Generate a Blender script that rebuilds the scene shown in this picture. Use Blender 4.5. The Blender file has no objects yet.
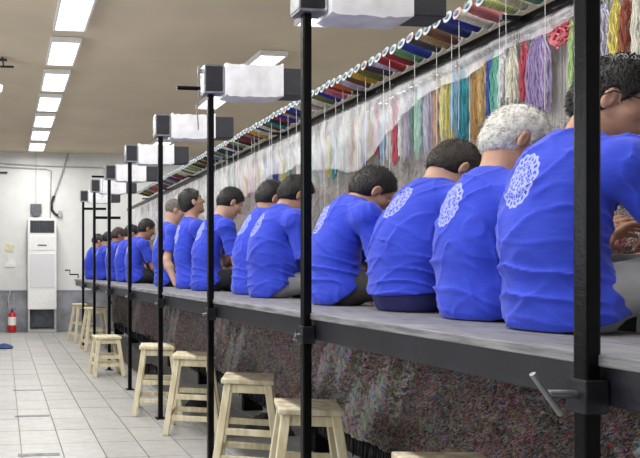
import bpy, math, random
import numpy as np
from mathutils import Vector, Matrix
random.seed(7); RNG = np.random.RandomState(11)
C = bpy.context.scene.collection
PI = math.pi

# ------------------------------------------------------------------ camera, world, light, exposure
F = 720.0; H = 1.15; YAW = math.radians(7.0); VPX, VPY = 3.0, 269.0
CX = VPX + F*math.tan(YAW); CY = VPY
cam = bpy.data.cameras.new('camera'); cam_o = bpy.data.objects.new('camera', cam); C.objects.link(cam_o)
cam_o.location = (0, 0, H); cam_o.rotation_euler = (PI/2, 0, -YAW)
cam.sensor_fit = 'HORIZONTAL'; cam.sensor_width = 36; cam.lens = F/640*36
cam.shift_x = (320-CX)/640; cam.shift_y = (CY-229)/640
cam.clip_start = .05; cam.clip_end = 100
bpy.context.scene.camera = cam_o
vs = bpy.context.scene.view_settings
vs.view_transform = 'Standard'; vs.look = 'None'; vs.gamma = 1; vs.use_curve_mapping = False
vs.exposure = -0.1
w = bpy.data.worlds.new('world'); bpy.context.scene.world = w; w.use_nodes = True
w.node_tree.nodes['Background'].inputs[0].default_value = (.93, .96, 1, 1)
w.node_tree.nodes['Background'].inputs[1].default_value = 0.4

CEIL = 3.30; BACK = 13.35
def area(name, loc, rot, sx, sy, power, col=(1, 1, 1)):
    l = bpy.data.lights.new(name, 'AREA'); l.shape = 'RECTANGLE'; l.size = sx; l.size_y = sy
    l.energy = power; l.color = col
    o = bpy.data.objects.new(name, l); o.location = loc; o.rotation_euler = rot; C.objects.link(o); return o
LEFT_LIGHTS = [(0.58, 4.85+1.085*i) for i in range(-4, 8)]
RIGHT_LIGHTS = [(2.64, 3.95+1.62*i) for i in range(-1, 6)]
for i, (x, y) in enumerate(LEFT_LIGHTS + RIGHT_LIGHTS):
    area('tube_light', (x, y, CEIL-.05), (0, 0, 0), .22, .62, 21 if x < 1 else 20, (1, .988, .965))
# daylight through the windows of the left wall
area('window_daylight', (-3.3, 3.5, 1.9), (0, -PI/2+.12, 0), 1.7, 7.0, 170, (.93, .97, 1))

# ------------------------------------------------------------------ pixel helpers (photo 640 x 458)
cp, sp = math.cos(YAW), math.sin(YAW)
def ray(px, py):
    a = (px-CX)/F
    return Vector((a*cp+sp, cp-a*sp, (CY-py)/F))
def on_x(px, X, py=VPY):
    d = ray(px, py); t = X/d.x; return Vector((X, d.y*t, H+d.z*t))
def on_y(px, py, Y):
    d = ray(px, py); t = Y/d.y; return Vector((d.x*t, Y, H+d.z*t))
def on_z(px, py, Z):
    d = ray(px, py); t = (Z-H)/d.z; return Vector((d.x*t, d.y*t, Z))

# ------------------------------------------------------------------ materials
MATS = {}
def srgb(r, g, b):
    f = lambda c: (c/255/12.92) if c/255 <= .04045 else ((c/255+.055)/1.055)**2.4
    return (f(r), f(g), f(b), 1)
def mat(name, col, rough=.6, metal=0, noise=.0, nscale=20, bump=0, bscale=60, col2=None, spec=.5, stretch=(1, 1, 1), emit=0, sheen=0, trans=0):
    if name in MATS: return MATS[name]
    m = bpy.data.materials.new(name); m.use_nodes = True; nt = m.node_tree; N = nt.nodes; L = nt.links
    b = N['Principled BSDF']; b.inputs['Roughness'].default_value = rough; b.inputs['Metallic'].default_value = metal
    b.inputs['Specular IOR Level'].default_value = spec
    c1 = srgb(*col); b.inputs['Base Color'].default_value = c1
    if sheen: b.inputs['Sheen Weight'].default_value = sheen
    if emit:
        b.inputs['Emission Color'].default_value = c1; b.inputs['Emission Strength'].default_value = emit
    tc = N.new('ShaderNodeTexCoord'); mp = N.new('ShaderNodeMapping'); mp.inputs['Scale'].default_value = stretch
    L.new(tc.outputs['Object'], mp.inputs[0])
    if col2 is None and noise: col2 = tuple(max(0, c*(1-noise)) for c in col)
    if col2 is not None:
        n = N.new('ShaderNodeTexNoise'); n.inputs['Scale'].default_value = nscale; n.inputs['Detail'].default_value = 5
        L.new(mp.outputs[0], n.inputs['Vector'])
        r = N.new('ShaderNodeValToRGB'); r.color_ramp.elements[0].position = .35; r.color_ramp.elements[1].position = .65
        r.color_ramp.elements[0].color = srgb(*col2); r.color_ramp.elements[1].color = c1
        L.new(n.outputs['Fac'], r.inputs[0]); L.new(r.outputs[0], b.inputs['Base Color'])
    if bump:
        n2 = N.new('ShaderNodeTexNoise'); n2.inputs['Scale'].default_value = bscale; n2.inputs['Detail'].default_value = 4
        L.new(mp.outputs[0], n2.inputs['Vector'])
        bp = N.new('ShaderNodeBump'); bp.inputs['Strength'].default_value = bump; bp.inputs['Distance'].default_value = .004
        L.new(n2.outputs['Fac'], bp.inputs['Height']); L.new(bp.outputs[0], b.inputs['Normal'])
    MATS[name] = m; return m

M_wall = mat('wall_paint', (222, 223, 221), .8, noise=.05, nscale=3, bump=.1)
M_ceil = mat('ceiling_paint', (216, 200, 176), .9, noise=.05, nscale=1.2)
M_dado = mat('dado_stone', (150, 152, 160), .6, noise=.22, nscale=4, bump=.1)
M_tile = mat('floor_tile_stone', (178, 177, 175), .45, noise=.07, nscale=14, bump=.12, bscale=120)
M_tile2 = mat('floor_tile_stone_worn', (173, 172, 170), .5, noise=.08, nscale=7, bump=.12, bscale=120)
M_grout = mat('floor_base', (168, 167, 165), .8, noise=.15, nscale=14)
M_black = mat('black_painted_steel', (10, 10, 14), .28, 0, noise=.4, nscale=30, bump=.2, bscale=90, spec=.16)
M_black2 = mat('dark_steel_beam', (36, 35, 46), .4, .1, noise=.35, nscale=8, bump=.2)
M_sleeve = mat('worn_dark_steel', (58, 58, 66), .3, .5, noise=.3, nscale=30)
M_plank = mat('grey_plank', (142, 141, 145), .6, noise=.3, nscale=14, stretch=(6, .5, 6), bump=.3)
M_steel = mat('bare_steel', (165, 168, 175), .3, .8, noise=.2)
M_wood = mat('pale_wood', (226, 218, 190), .7, col2=(206, 192, 158), nscale=9, stretch=(4, 4, .7), bump=.2)
M_wood2 = mat('worn_wood', (220, 214, 192), .7, col2=(180, 158, 130), nscale=7, stretch=(3, 3, .8), bump=.2)
M_wrap = mat('white_wrap', (232, 232, 236), .35, noise=.12, nscale=9, bump=.8, bscale=25)
M_lamp = mat('lamp_panel', (255, 255, 255), .5, emit=4.0)
M_white = mat('white_plastic', (236, 236, 234), .4, noise=.04)
M_grey = mat('grey_plastic', (92, 96, 104), .5, noise=.2)
M_dark = mat('dark_plastic', (38, 40, 46), .5, noise=.2)
M_red = mat('red_enamel', (190, 30, 36), .3)
M_paper = mat('paper', (240, 238, 230), .8, noise=.06)
M_pipe = mat('pipe_grey', (176, 176, 176), .5, noise=.1)
M_warp = mat('warp_cotton', (232, 229, 225), .9, noise=.12, nscale=5)
M_bluebag = mat('blue_cloth', (40, 70, 130), .8, noise=.3)
M_cloth = mat('dark_cloth', (70, 62, 66), .9, col2=(40, 38, 44), nscale=14, bump=.5)

def carpet_mat(name, base, dark, amt, redden=0):
    m = bpy.data.materials.new(name); m.use_nodes = True; nt = m.node_tree; N = nt.nodes; L = nt.links
    b = N['Principled BSDF']; b.inputs['Roughness'].default_value = .95; b.inputs['Specular IOR Level'].default_value = .1
    tc = N.new('ShaderNodeTexCoord'); mp = N.new('ShaderNodeMapping'); mp.inputs['Scale'].default_value = (1, 1, .45)
    L.new(tc.outputs['Object'], mp.inputs[0])
    v = N.new('ShaderNodeTexVoronoi'); v.inputs['Scale'].default_value = 75; L.new(mp.outputs[0], v.inputs['Vector'])
    hs = N.new('ShaderNodeHueSaturation'); hs.inputs['Saturation'].default_value = .55; hs.inputs['Value'].default_value = .6
    L.new(v.outputs['Color'], hs.inputs['Color'])
    n = N.new('ShaderNodeTexNoise'); n.inputs['Scale'].default_value = 3.2; n.inputs['Detail'].default_value = 8; n.inputs['Roughness'].default_value = .75
    L.new(tc.outputs['Object'], n.inputs['Vector'])
    r = N.new('ShaderNodeValToRGB'); e = r.color_ramp.elements
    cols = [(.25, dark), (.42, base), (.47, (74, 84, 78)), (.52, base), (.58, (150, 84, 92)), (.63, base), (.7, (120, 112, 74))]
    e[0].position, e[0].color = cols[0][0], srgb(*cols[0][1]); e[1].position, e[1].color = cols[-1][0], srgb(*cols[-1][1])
    for p, c in cols[1:-1]:
        k = e.new(p); k.color = srgb(*c)
    L.new(n.outputs['Fac'], r.inputs[0])
    mx = N.new('ShaderNodeMixRGB'); mx.inputs[0].default_value = amt
    L.new(r.outputs[0], mx.inputs[1]); L.new(hs.outputs[0], mx.inputs[2]); L.new(mx.outputs[0], b.inputs['Base Color'])
    bp = N.new('ShaderNodeBump'); bp.inputs['Strength'].default_value = .9; bp.inputs['Distance'].default_value = .01
    L.new(v.outputs['Distance'], bp.inputs['Height']); L.new(bp.outputs[0], b.inputs['Normal'])
    MATS[name] = m; return m
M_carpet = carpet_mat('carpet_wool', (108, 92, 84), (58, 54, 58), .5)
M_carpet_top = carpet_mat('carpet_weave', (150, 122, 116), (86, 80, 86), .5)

def film_mat():
    m = bpy.data.materials.new('plastic_film'); m.use_nodes = True; nt = m.node_tree; N = nt.nodes; L = nt.links
    b = N['Principled BSDF']; b.inputs['Base Color'].default_value = (.9, .9, .92, 1); b.inputs['Roughness'].default_value = .3
    tr = N.new('ShaderNodeBsdfTransparent'); tl = N.new('ShaderNodeBsdfTranslucent'); tl.inputs[0].default_value = (.92, .92, .95, 1)
    m1 = N.new('ShaderNodeMixShader'); m1.inputs[0].default_value = .4
    L.new(b.outputs[0], m1.inputs[1]); L.new(tl.outputs[0], m1.inputs[2])
    n = N.new('ShaderNodeTexNoise'); n.inputs['Scale'].default_value = 6; n.inputs['Detail'].default_value = 5
    tc = N.new('ShaderNodeTexCoord'); mp = N.new('ShaderNodeMapping'); mp.inputs['Scale'].default_value = (1, 2.2, .7)
    L.new(tc.outputs['Object'], mp.inputs[0]); L.new(mp.outputs[0], n.inputs['Vector'])
    r = N.new('ShaderNodeMapRange'); r.inputs[1].default_value = .35; r.inputs[2].default_value = .65; r.inputs[3].default_value = .14; r.inputs[4].default_value = .5
    L.new(n.outputs['Fac'], r.inputs[0])
    m2 = N.new('ShaderNodeMixShader'); L.new(r.outputs[0], m2.inputs[0]); L.new(tr.outputs[0], m2.inputs[1]); L.new(m1.outputs[0], m2.inputs[2])
    bp = N.new('ShaderNodeBump'); bp.inputs['Strength'].default_value = .6; bp.inputs['Distance'].default_value = .02
    L.new(n.outputs['Fac'], bp.inputs['Height']); L.new(bp.outputs[0], b.inputs['Normal'])
    L.new(m2.outputs[0], N['Material Output'].inputs[0]); MATS['film'] = m; return m
M_film = film_mat()

def shirt_mat():
    m = bpy.data.materials.new('blue_shirt_cotton'); m.use_nodes = True; nt = m.node_tree; N = nt.nodes; L = nt.links
    b = N['Principled BSDF']; b.inputs['Roughness'].default_value = .75; b.inputs['Specular IOR Level'].default_value = .25
    b.inputs['Sheen Weight'].default_value = .15
    at = N.new('ShaderNodeAttribute'); at.attribute_name = 'print_uv'
    sep = N.new('ShaderNodeSeparateXYZ'); L.new(at.outputs['Vector'], sep.inputs[0])
    def M(op, a, bb=None, c=None):
        n = N.new('ShaderNodeMath'); n.operation = op
        for i, v in enumerate((a, bb, c)):
            if v is None: continue
            if isinstance(v, (int, float)): n.inputs[i].default_value = v
            else: L.new(v, n.inputs[i])
        return n.outputs[0]
    u, v = sep.outputs[0], sep.outputs[1]
    rad = M('SQRT', M('ADD', M('MULTIPLY', u, u), M('MULTIPLY', v, v)))
    th = M('ARCTAN2', u, v)
    edge = M('ADD', rad, M('MULTIPLY', M('COSINE', M('MULTIPLY', th, 16)), .03))
    band = lambda x, lo, hi: M('MULTIPLY', M('GREATER_THAN', x, lo), M('LESS_THAN', x, hi))
    ring1 = band(edge, .86, .97); ring2 = band(rad, .69, .74)
    petals = M('MULTIPLY', M('GREATER_THAN', M('SINE', M('MULTIPLY', th, 21)), .15), band(rad, .74, .86))
    core_ = band(M('ADD', rad, M('MULTIPLY', M('COSINE', M('MULTIPLY', th, 5)), .1)), .28, .42)
    vo = N.new('ShaderNodeTexVoronoi'); vo.feature = 'DISTANCE_TO_EDGE'; vo.inputs['Scale'].default_value = 6.5
    L.new(at.outputs['Vector'], vo.inputs['Vector'])
    tracery = M('MULTIPLY', M('LESS_THAN', vo.outputs['Distance'], .10), M('LESS_THAN', rad, .7))
    s = M('MAXIMUM', M('MAXIMUM', ring1, ring2), M('MAXIMUM', petals, M('MAXIMUM', core_, tracery)))
    s = M('MULTIPLY', M('MULTIPLY', s, sep.outputs[2]), .42)
    n = N.new('ShaderNodeTexNoise'); n.inputs['Scale'].default_value = 9
    r = N.new('ShaderNodeValToRGB'); r.color_ramp.elements[0].color = srgb(42, 60, 184); r.color_ramp.elements[1].color = srgb(54, 76, 208)
    L.new(n.outputs['Fac'], r.inputs[0])
    mx = N.new('ShaderNodeMixRGB'); L.new(s, mx.inputs[0]); L.new(r.outputs[0], mx.inputs[1]); mx.inputs[2].default_value = srgb(225, 230, 250)
    L.new(mx.outputs[0], b.inputs['Base Color'])
    n2 = N.new('ShaderNodeTexNoise'); n2.inputs['Scale'].default_value = 14; n2.inputs['Detail'].default_value = 3
    tc = N.new('ShaderNodeTexCoord'); mp = N.new('ShaderNodeMapping'); mp.inputs['Scale'].default_value = (.7, .7, 2)
    L.new(tc.outputs['Object'], mp.inputs[0]); L.new(mp.outputs[0], n2.inputs['Vector'])
    bp = N.new('ShaderNodeBump'); bp.inputs['Strength'].default_value = .35; bp.inputs['Distance'].default_value = .012
    L.new(n2.outputs['Fac'], bp.inputs['Height']); L.new(bp.outputs[0], b.inputs['Normal'])
    return m
M_shirt = shirt_mat()
M_skin = [mat('skin_warm', (196, 150, 126), .55, noise=.08, nscale=12), mat('skin_tan', (176, 128, 104), .55, noise=.08, nscale=12), mat('skin_pale', (206, 164, 142), .55, noise=.08, nscale=12)]
M_hair_b = mat('black_hair', (30, 26, 26), .5, noise=.4, nscale=60, bump=1, bscale=140, stretch=(1, 1, .5))
M_hair_d = mat('dark_brown_hair', (58, 48, 44), .55, noise=.4, nscale=60, bump=1, bscale=140)
M_hair_w = mat('white_hair', (226, 224, 218), .6, noise=.2, nscale=50, bump=1, bscale=120)
M_hair_g = mat('grey_short_hair', (120, 108, 102), .6, noise=.3, nscale=60, bump=.6)
M_eye = mat('eye_white', (220, 215, 210), .2)
TR = {'grey': mat('grey_trousers', (150, 150, 152), .85, noise=.12, nscale=6, bump=.5, bscale=25),
      'olive': mat('olive_trousers', (70, 68, 56), .85, col2=(48, 46, 44), nscale=8, bump=.5, bscale=25),
      'navy': mat('navy_trousers', (44, 44, 110), .85, noise=.2, nscale=6, bump=.5, bscale=25),
      'black': mat('black_trousers', (36, 36, 42), .85, noise=.2, nscale=6, bump=.5, bscale=25)}
M_shoe = mat('dark_shoe', (40, 36, 36), .5)

# ------------------------------------------------------------------ mesh helpers
class MB:
    def __init__(s): s.v = []; s.f = []
    def add(s, vs_, fs): o = len(s.v); s.v += [tuple(p) for p in vs_]; s.f += [tuple(i+o for i in f) for f in fs]; return s
    def box(s, c, d, R=None, taper=1.0):
        vs_ = []
        for z in (-1, 1):
            k = 1 if z < 0 else taper
            for x, y in ((-1, -1), (1, -1), (1, 1), (-1, 1)):
                p = Vector((x*d[0]/2*k, y*d[1]/2*k, z*d[2]/2))
                if R is not None: p = R @ p
                vs_.append(p+Vector(c))
        return s.add(vs_, [(3, 2, 1, 0), (4, 5, 6, 7), (0, 1, 5, 4), (1, 2, 6, 5), (2, 3, 7, 6), (3, 0, 4, 7)])
    def beam(s, a, b, wx, wy, up=(0, 1, 0)):
        a = Vector(a); b = Vector(b); z = (b-a).normalized(); x = Vector(up).cross(z).normalized(); y = z.cross(x)
        vs_ = [p+x*i*wx/2+y*j*wy/2 for p in (a, b) for i, j in ((-1, -1), (1, -1), (1, 1), (-1, 1))]
        return s.add(vs_, [(3, 2, 1, 0), (4, 5, 6, 7), (0, 1, 5, 4), (1, 2, 6, 5), (2, 3, 7, 6), (3, 0, 4, 7)])
    def tube(s, path, r, n=8, caps=True, r2=None):
        path = [Vector(p) for p in path]; m = len(path); vs_ = []; up = None
        for i, p in enumerate(path):
            t = (path[min(i+1, m-1)]-path[max(i-1, 0)]).normalized()
            if up is None: up = Vector((0, 0, 1)) if abs(t.z) < .9 else Vector((1, 0, 0))
            x = up.cross(t).normalized(); y = t.cross(x); up = y
            rr = r if r2 is None else r+(r2-r)*i/(m-1)
            for k in range(n):
                a = 2*PI*k/n; vs_.append(p+x*math.cos(a)*rr+y*math.sin(a)*rr)
        fs = [(i*n+k, i*n+(k+1) % n, (i+1)*n+(k+1) % n, (i+1)*n+k) for i in range(m-1) for k in range(n)]
        if caps and n > 2: fs += [tuple(range(n))[::-1], tuple((m-1)*n+k for k in range(n))]
        return s.add(vs_, fs)
    def lathe(s, prof, c=(0, 0, 0), axis='z', n=20):
        vs_ = []
        for r, h in prof:
            for k in range(n):
                a = 2*PI*k/n; x, y = r*math.cos(a), r*math.sin(a)
                p = (x, y, h) if axis == 'z' else (h, x, y)
                vs_.append(Vector(p)+Vector(c))
        m = len(prof)
        fs = [(i*n+k, i*n+(k+1) % n, (i+1)*n+(k+1) % n, (i+1)*n+k) for i in range(m-1) for k in range(n)]
        fs += [tuple(range(n))[::-1], tuple((m-1)*n+k for k in range(n))]
        return s.add(vs_, fs)
    def mesh(s, name): me = bpy.data.meshes.new(name); me.from_pydata(s.v, [], s.f); me.update(); return me
    def build(s, name, m, parent=None, smooth=False, bevel=0, label=None, kind=None):
        me = s.mesh(name); me.materials.append(m)
        if smooth:
            me.polygons.foreach_set('use_smooth', [True]*len(me.polygons)); me.set_sharp_from_angle(angle=math.radians(50))
        o = bpy.data.objects.new(name, me); C.objects.link(o); o.parent = parent
        if bevel:
            b = o.modifiers.new('b', 'BEVEL'); b.width = bevel; b.segments = 2; b.limit_method = 'ANGLE'
        if label: o['label'] = label
        if kind: o['kind'] = kind
        return o
def tag(o, label, cat, group=None, kind=None):
    o['label'] = label; o['category'] = cat
    if group: o['group'] = group
    if kind: o['kind'] = kind
    return o
def empty(name, loc=(0, 0, 0), rz=0, label=None, cat=None, group=None):
    o = bpy.data.objects.new(name, None); o.location = loc; o.rotation_euler = (0, 0, rz); o.empty_display_size = .1; C.objects.link(o)
    if label: tag(o, label, cat, group)
    return o
KIDS = {}
def copy_tree(o, parent=None, mats=None):
    c = o.copy(); C.objects.link(c); c.parent = parent
    for ch in KID(o): copy_tree(ch, c)
    return c
def KID(o): return [x for x in o.children]
def struct(o): o['kind'] = 'structure'; return o

# ------------------------------------------------------------------ the setting
floor = struct(MB().box((0, 5, -.06), (9, 18, .1)).build('floor', M_grout))
TW, TL = .2575, .395
tile_me = []
for k in range(2):
    me = MB().box((0, 0, 0), (TW-.005, TL-.005, .012), taper=.992).mesh('tile'); me.materials.append((M_tile, M_tile2)[k]); tile_me.append(me)
for j in range(23):
    for i in range(-3, 9):
        o = bpy.data.objects.new('tile', tile_me[0 if random.random() < .7 else 1]); C.objects.link(o); o.parent = floor
        o.location = (.115+i*TW+.5*TW, 3.95+(j+.5)*TL, -.006+random.uniform(-.0012, .001)); o.rotation_euler = (random.uniform(-.002, .002), random.uniform(-.002, .002), random.choice((0, PI)))
for k_, (xa, xb, yy) in enumerate(((15, 50, 416.5), (18, 60, 455.5), (13, 42, 390.5))):
    a_ = on_z(xa, yy, 0); b_ = on_z(xb, yy, 0)
    MB().box(((a_.x+b_.x)/2, a_.y, .001), (b_.x-a_.x, .06 if k_ < 2 else .03, .003)).build('mortar_gap', mat('dark_mortar', (140, 140, 142), .8, noise=.2), floor)
wall_back = struct(MB().box((.3, BACK+.1, CEIL/2), (8.6, .2, CEIL+.1)).build('wall_back', M_wall))
for i in range(11):
    MB().box((-3.6+i*.76+.38, BACK-.009, .365), (.75, .018, .73)).build('stone_panel', M_dado, wall_back, bevel=.003)
struct(MB().box((.3, BACK-.012, .745), (8.5, .03, .03)).build('trim_1', M_dado, bevel=.004))
struct(MB().box((.3, 5, CEIL+.05), (8.6, 17, .1)).build('ceiling', M_ceil))
struct(MB().box((4.5, 5, CEIL/2), (.2, 17, CEIL+.1)).build('wall_right', M_wall))
# left wall with a window band (outside the frame): piers, sill and lintel
wl = MB(); wl.box((-3.8, 5, .5), (.2, 17, 1.0)); wl.box((-3.8, 5, 3.05), (.2, 17, .5))
for y in (-3, 0.0, 3.6, 7.2, 10.8, 13.2): wl.box((-3.8, y, 1.9), (.2, .5, 1.8))
struct(wl.build('wall_left', M_wall))
# ceiling lights
def ceil_light():
    r = empty('ceiling_light')
    fr = MB()
    fr.box((-.135, 0, 0), (.02, .78, .05)).box((.135, 0, 0), (.02, .78, .05)).box((0, -.38, 0), (.25, .02, .05)).box((0, .38, 0), (.25, .02, .05)).box((0, 0, .02), (.25, .74, .01))
    fr.build('frame', M_white, r); MB().box((0, 0, -.005), (.25, .74, .012)).build('diffuser', M_lamp, r); return r
proto = ceil_light(); first = True
ords = ['first', 'second', 'third', 'fourth', 'fifth', 'sixth', 'seventh', 'eighth', 'ninth', 'tenth', 'eleventh', 'twelfth', 'thirteenth', 'fourteenth']
vis_left = [p for p in LEFT_LIGHTS if p[1] > 5.5]; vis_right = [p for p in RIGHT_LIGHTS if p[1] > 4]
for (x, y) in LEFT_LIGHTS+RIGHT_LIGHTS:
    o = proto if first else copy_tree(proto); first = False
    o.location = (x, y, CEIL-.03)
    if x < 1:
        k = [q for q in reversed(LEFT_LIGHTS)].index((x, y))
        if k > 6: lb = 'white ceiling light over the aisle outside the photo, %s from the far wall' % ords[k]
        else: lb = 'glowing white ceiling light over the aisle, %s from the far wall' % ords[k]
        tag(o, lb, 'ceiling light', 'ceiling lights over the aisle')
    else:
        k = [q for q in reversed(RIGHT_LIGHTS)].index((x, y))
        tag(o, 'white ceiling light above the loom row, %s from the far wall' % ords[k], 'ceiling light', 'ceiling lights above the loom')

# ------------------------------------------------------------------ far wall things
Yw = BACK
def wp(px, py, off=0): return on_y(px, py, Yw-off)
a = wp(27.5, 331, .2); b = wp(56, 219, .2)
ac = empty('air_conditioner', ((a.x+b.x)/2, Yw-.2, 0), 0, 'tall white floor standing air conditioner on black legs by far wall', 'air conditioner')
W = b.x-a.x; Ht = b.z
MB().box((0, 0, (Ht+.42)/2), (W, .3, Ht-.42)).build('cabinet', M_white, ac, bevel=.01)
MB().box((0, -.152, 1.12), (W*.86, .012, .62)).build('lower_panel', mat('panel_grey', (214, 214, 216), .4), ac, bevel=.004)
MB().box((0, -.152, 1.62), (W*.9, .012, .26)).build('upper_panel', M_white, ac, bevel=.004)
g = MB().box((0, -.152, Ht-.15), (W*.84, .01, .22)).build('grille', M_dark, ac)
s_ = MB()
for i in range(7): s_.box((0, -.16, Ht-.24+i*.03), (W*.84, .01, .007))
for i in range(9): s_.box((-W*.4+i*W*.1, -.161, Ht-.15), (.006, .008, .22))
s_.build('grille_bars', M_grey, g)
MB().box((0, -.161, 1.58), (.16, .006, .022)).build('badge', M_grey, ac)
st = MB()
for x in (-1, 1): st.box((x*(W/2-.02), 0, .21), (.035, .28, .42))
st.box((0, -.12, .03), (W, .03, .05)).box((0, .12, .03), (W, .03, .05)); st.build('stand', M_pipe, ac)
MB().box((0, .1, .25), (W-.06, .06, .34)).build('back_box', M_grey, ac)
c = wp(36, 210, .06)
sp_ = empty('wall_speaker', (c.x, Yw-.01, c.z), 0, 'small dark grey wall box on a cord above the air conditioner', 'wall box')
bm_ = MB().add([(-.1, -.09, .11), (.1, -.09, .11), (.1, -.09, -.05), (.05, -.09, -.12), (-.05, -.09, -.12), (-.1, -.09, -.05), (-.1, 0, .11), (.1, 0, .11), (.1, 0, -.05), (.05, 0, -.12), (-.05, 0, -.12), (-.1, 0, -.05)],
    [(0, 1, 2, 3, 4, 5)[::-1], (6, 7, 8, 9, 10, 11)]+[(i, (i+1) % 6, (i+1) % 6+6, i+6) for i in range(6)])
bm_.build('housing', M_grey, sp_, bevel=.008)
MB().box((0, -.02, -.14), (.22, .04, .02)).build('shelf', M_white, sp_)
MB().tube([(0, -.02, .1), (0, -.02, CEIL-c.z)], .005, 6).build('cord', M_pipe, sp_)
def pt(px, py, off=.03): p = wp(px, py, off); return (p.x, Yw-off, p.z)
p1, p2 = pt(-60, 160), pt(115, 168)
tag(MB().tube([p1, pt(48, 166), p2], .012, 8).build('conduit_pipe', M_pipe, None, True), 'pale upper pipe running across the far wall under the ceiling', 'pipe')
tag(MB().tube([pt(-60, 164), pt(46, 169), pt(51, 171), pt(50.5, 190), pt(50, 219)], .010, 8).build('conduit_pipe', M_pipe, None, True), 'pale pipe bending down the far wall to the air conditioner', 'pipe')
hk = empty('hanging_hose', (0, 0, 0), 0, 'thin grey cord ending in a dark curved hose on far wall', 'hose')
MB().tube([pt(69.5, 150), pt(61, 176), pt(54, 196)], .014, 8).build('cord', M_pipe, hk, True)
MB().tube([pt(54, 196), pt(51.5, 203), pt(52, 210), pt(55, 214), pt(59, 216)], .024, 8).build('hose_end', M_dark, hk, True)
MB().box(pt(60, 214), (.07, .05, .12)).build('wall_fitting', M_pipe, hk, bevel=.01)
tag(MB().box(pt(2, 172.5), (.2, .03, .03)).build('wall_bracket', M_dark, None, bevel=.004), 'short dark metal bar on far wall beside the pipes', 'bracket')
tag(MB().box(pt(10, 263, .01), (.2, .015, .14)).box(pt(8, 257, .02), (.03, .02, .1)).build('wall_notice', M_paper, None), 'white notice on the far wall below the yellowish sticker', 'notice')
tag(MB().box(pt(9.5, 248, .006), (.15, .01, .13), Matrix.Rotation(.2, 3, 'Y')).build('wall_sticker', mat('sticker', (226, 218, 184), .7, noise=.15, nscale=30), None), 'yellowish sticker on the far wall above the notice', 'sticker')
e = wp(12, 331, .15)
ex = empty('fire_extinguisher', (e.x, Yw-.16, 0), 0, 'red fire extinguisher with white label standing at far wall', 'fire extinguisher')
MB().lathe([(.0, .01), (.07, .01), (.075, .04), (.075, .3), (.05, .35), (.02, .37)], n=18).build('cylinder', M_red, ex, True)
MB().lathe([(.077, .13), (.077, .28)], n=18).build('label_band', M_paper, ex, True)
MB().box((0, 0, .39), (.05, .03, .04)).box((.02, 0, .42), (.1, .02, .012)).build('valve', M_dark, ex)
MB().tube([(0, 0, .39), (-.05, -.02, .42), (-.07, -.02, .6), (-.03, .1, .75)], .01, 7).build('hose', M_pipe, ex, True)
bl = on_z(4, 347, .02)
tag(MB().lathe([(.0, 0), (.12, 0), (.14, .02), (.1, .05), (.03, .07)], (0, 0, 0), n=14).build('folded_cloth', M_bluebag, None, True), 'small blue cloth lying on the floor tiles near extinguisher', 'cloth').location = (bl.x, bl.y, .0)
cc = on_z(4, 57, CEIL)
cm = empty('ceiling_bracket', (cc.x-.05, cc.y, CEIL), 0, 'dark bracket with a white lamp hanging under the ceiling', 'bracket')
MB().box((0, 0, -.03), (.16, .03, .02)).box((.08, .1, -.07), (.14, .025, .018)).tube([(.03, 0, 0), (.05, .1, -.08)], .008).build('arms', M_dark, cm)
MB().tube([(0, .0, 0), (-.02, 0, -.3)], .006).build('rod', M_grey, cm)
MB().lathe([(.02, 0), (.05, .03), (.06, .09)], (-.02, 0, -.38), n=14).build('lamp', M_white, cm, True)

# ------------------------------------------------------------------ loom: posts, boxes, bench
XP = 1.2
POSTS_PX = [587, 306, 210, 160, 129, 109, 95, 83]
YS = [on_x(p, XP).y for p in POSTS_PX]
k = np.polyfit(range(8), YS, 1); YS = [float(k[1]+k[0]*i) for i in range(8)]; YS[0] = on_x(587, XP).y; YS[1] = on_x(306, XP).y
print('post Y', YS)
BT = .975; BZ = 1.15-.17*1.2
Y0, Y1 = .9, 12.25
bench = empty('bench', (0, 0, 0), 0, 'long grey plank bench on dark steel beam that the weavers sit on', 'bench')
npl = 6
for i in range(npl):
    ya = Y0+(Y1-Y0)*i/npl; yb = Y0+(Y1-Y0)*(i+1)/npl
    MB().box((1.475, (ya+yb)/2, BT-.0125), (.53, yb-ya-.004, .025)).build('plank', M_plank, bench, bevel=.003)
fb = MB().box((1.245, (Y0+Y1)/2, BT-.065), (.03, Y1-Y0, .082)).build('front_beam', M_black2, bench, bevel=.004)
MB().box((1.71, (Y0+Y1)/2, BT-.055), (.05, Y1-Y0, .06)).build('rear_beam', M_black2, bench)
for y in YS[1:]:
    MB().box((1.48, y+.08, BT-.05), (.42, .04, .045)).build('cross_bar', M_black2, bench)
    MB().tube([(1.228, y+.16, BT-.085), (1.215, y+.16, BT-.12), (1.215, y+.08, BT-.125), (1.215, y+.06, BT-.115)], .0035, 6).build('hook', M_steel, bench, True)
MB().box((1.222, YS[0]-.28, BT-.07), (.014, .16, .075)).build('bracket', M_black, bench, bevel=.003)
for z_ in (-.09, -.05): MB().lathe([(.008, -.006), (.008, 0)], (1.212, YS[0]-.25, BT+z_), 'x', 8).build('bolt', M_steel, bench)

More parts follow.
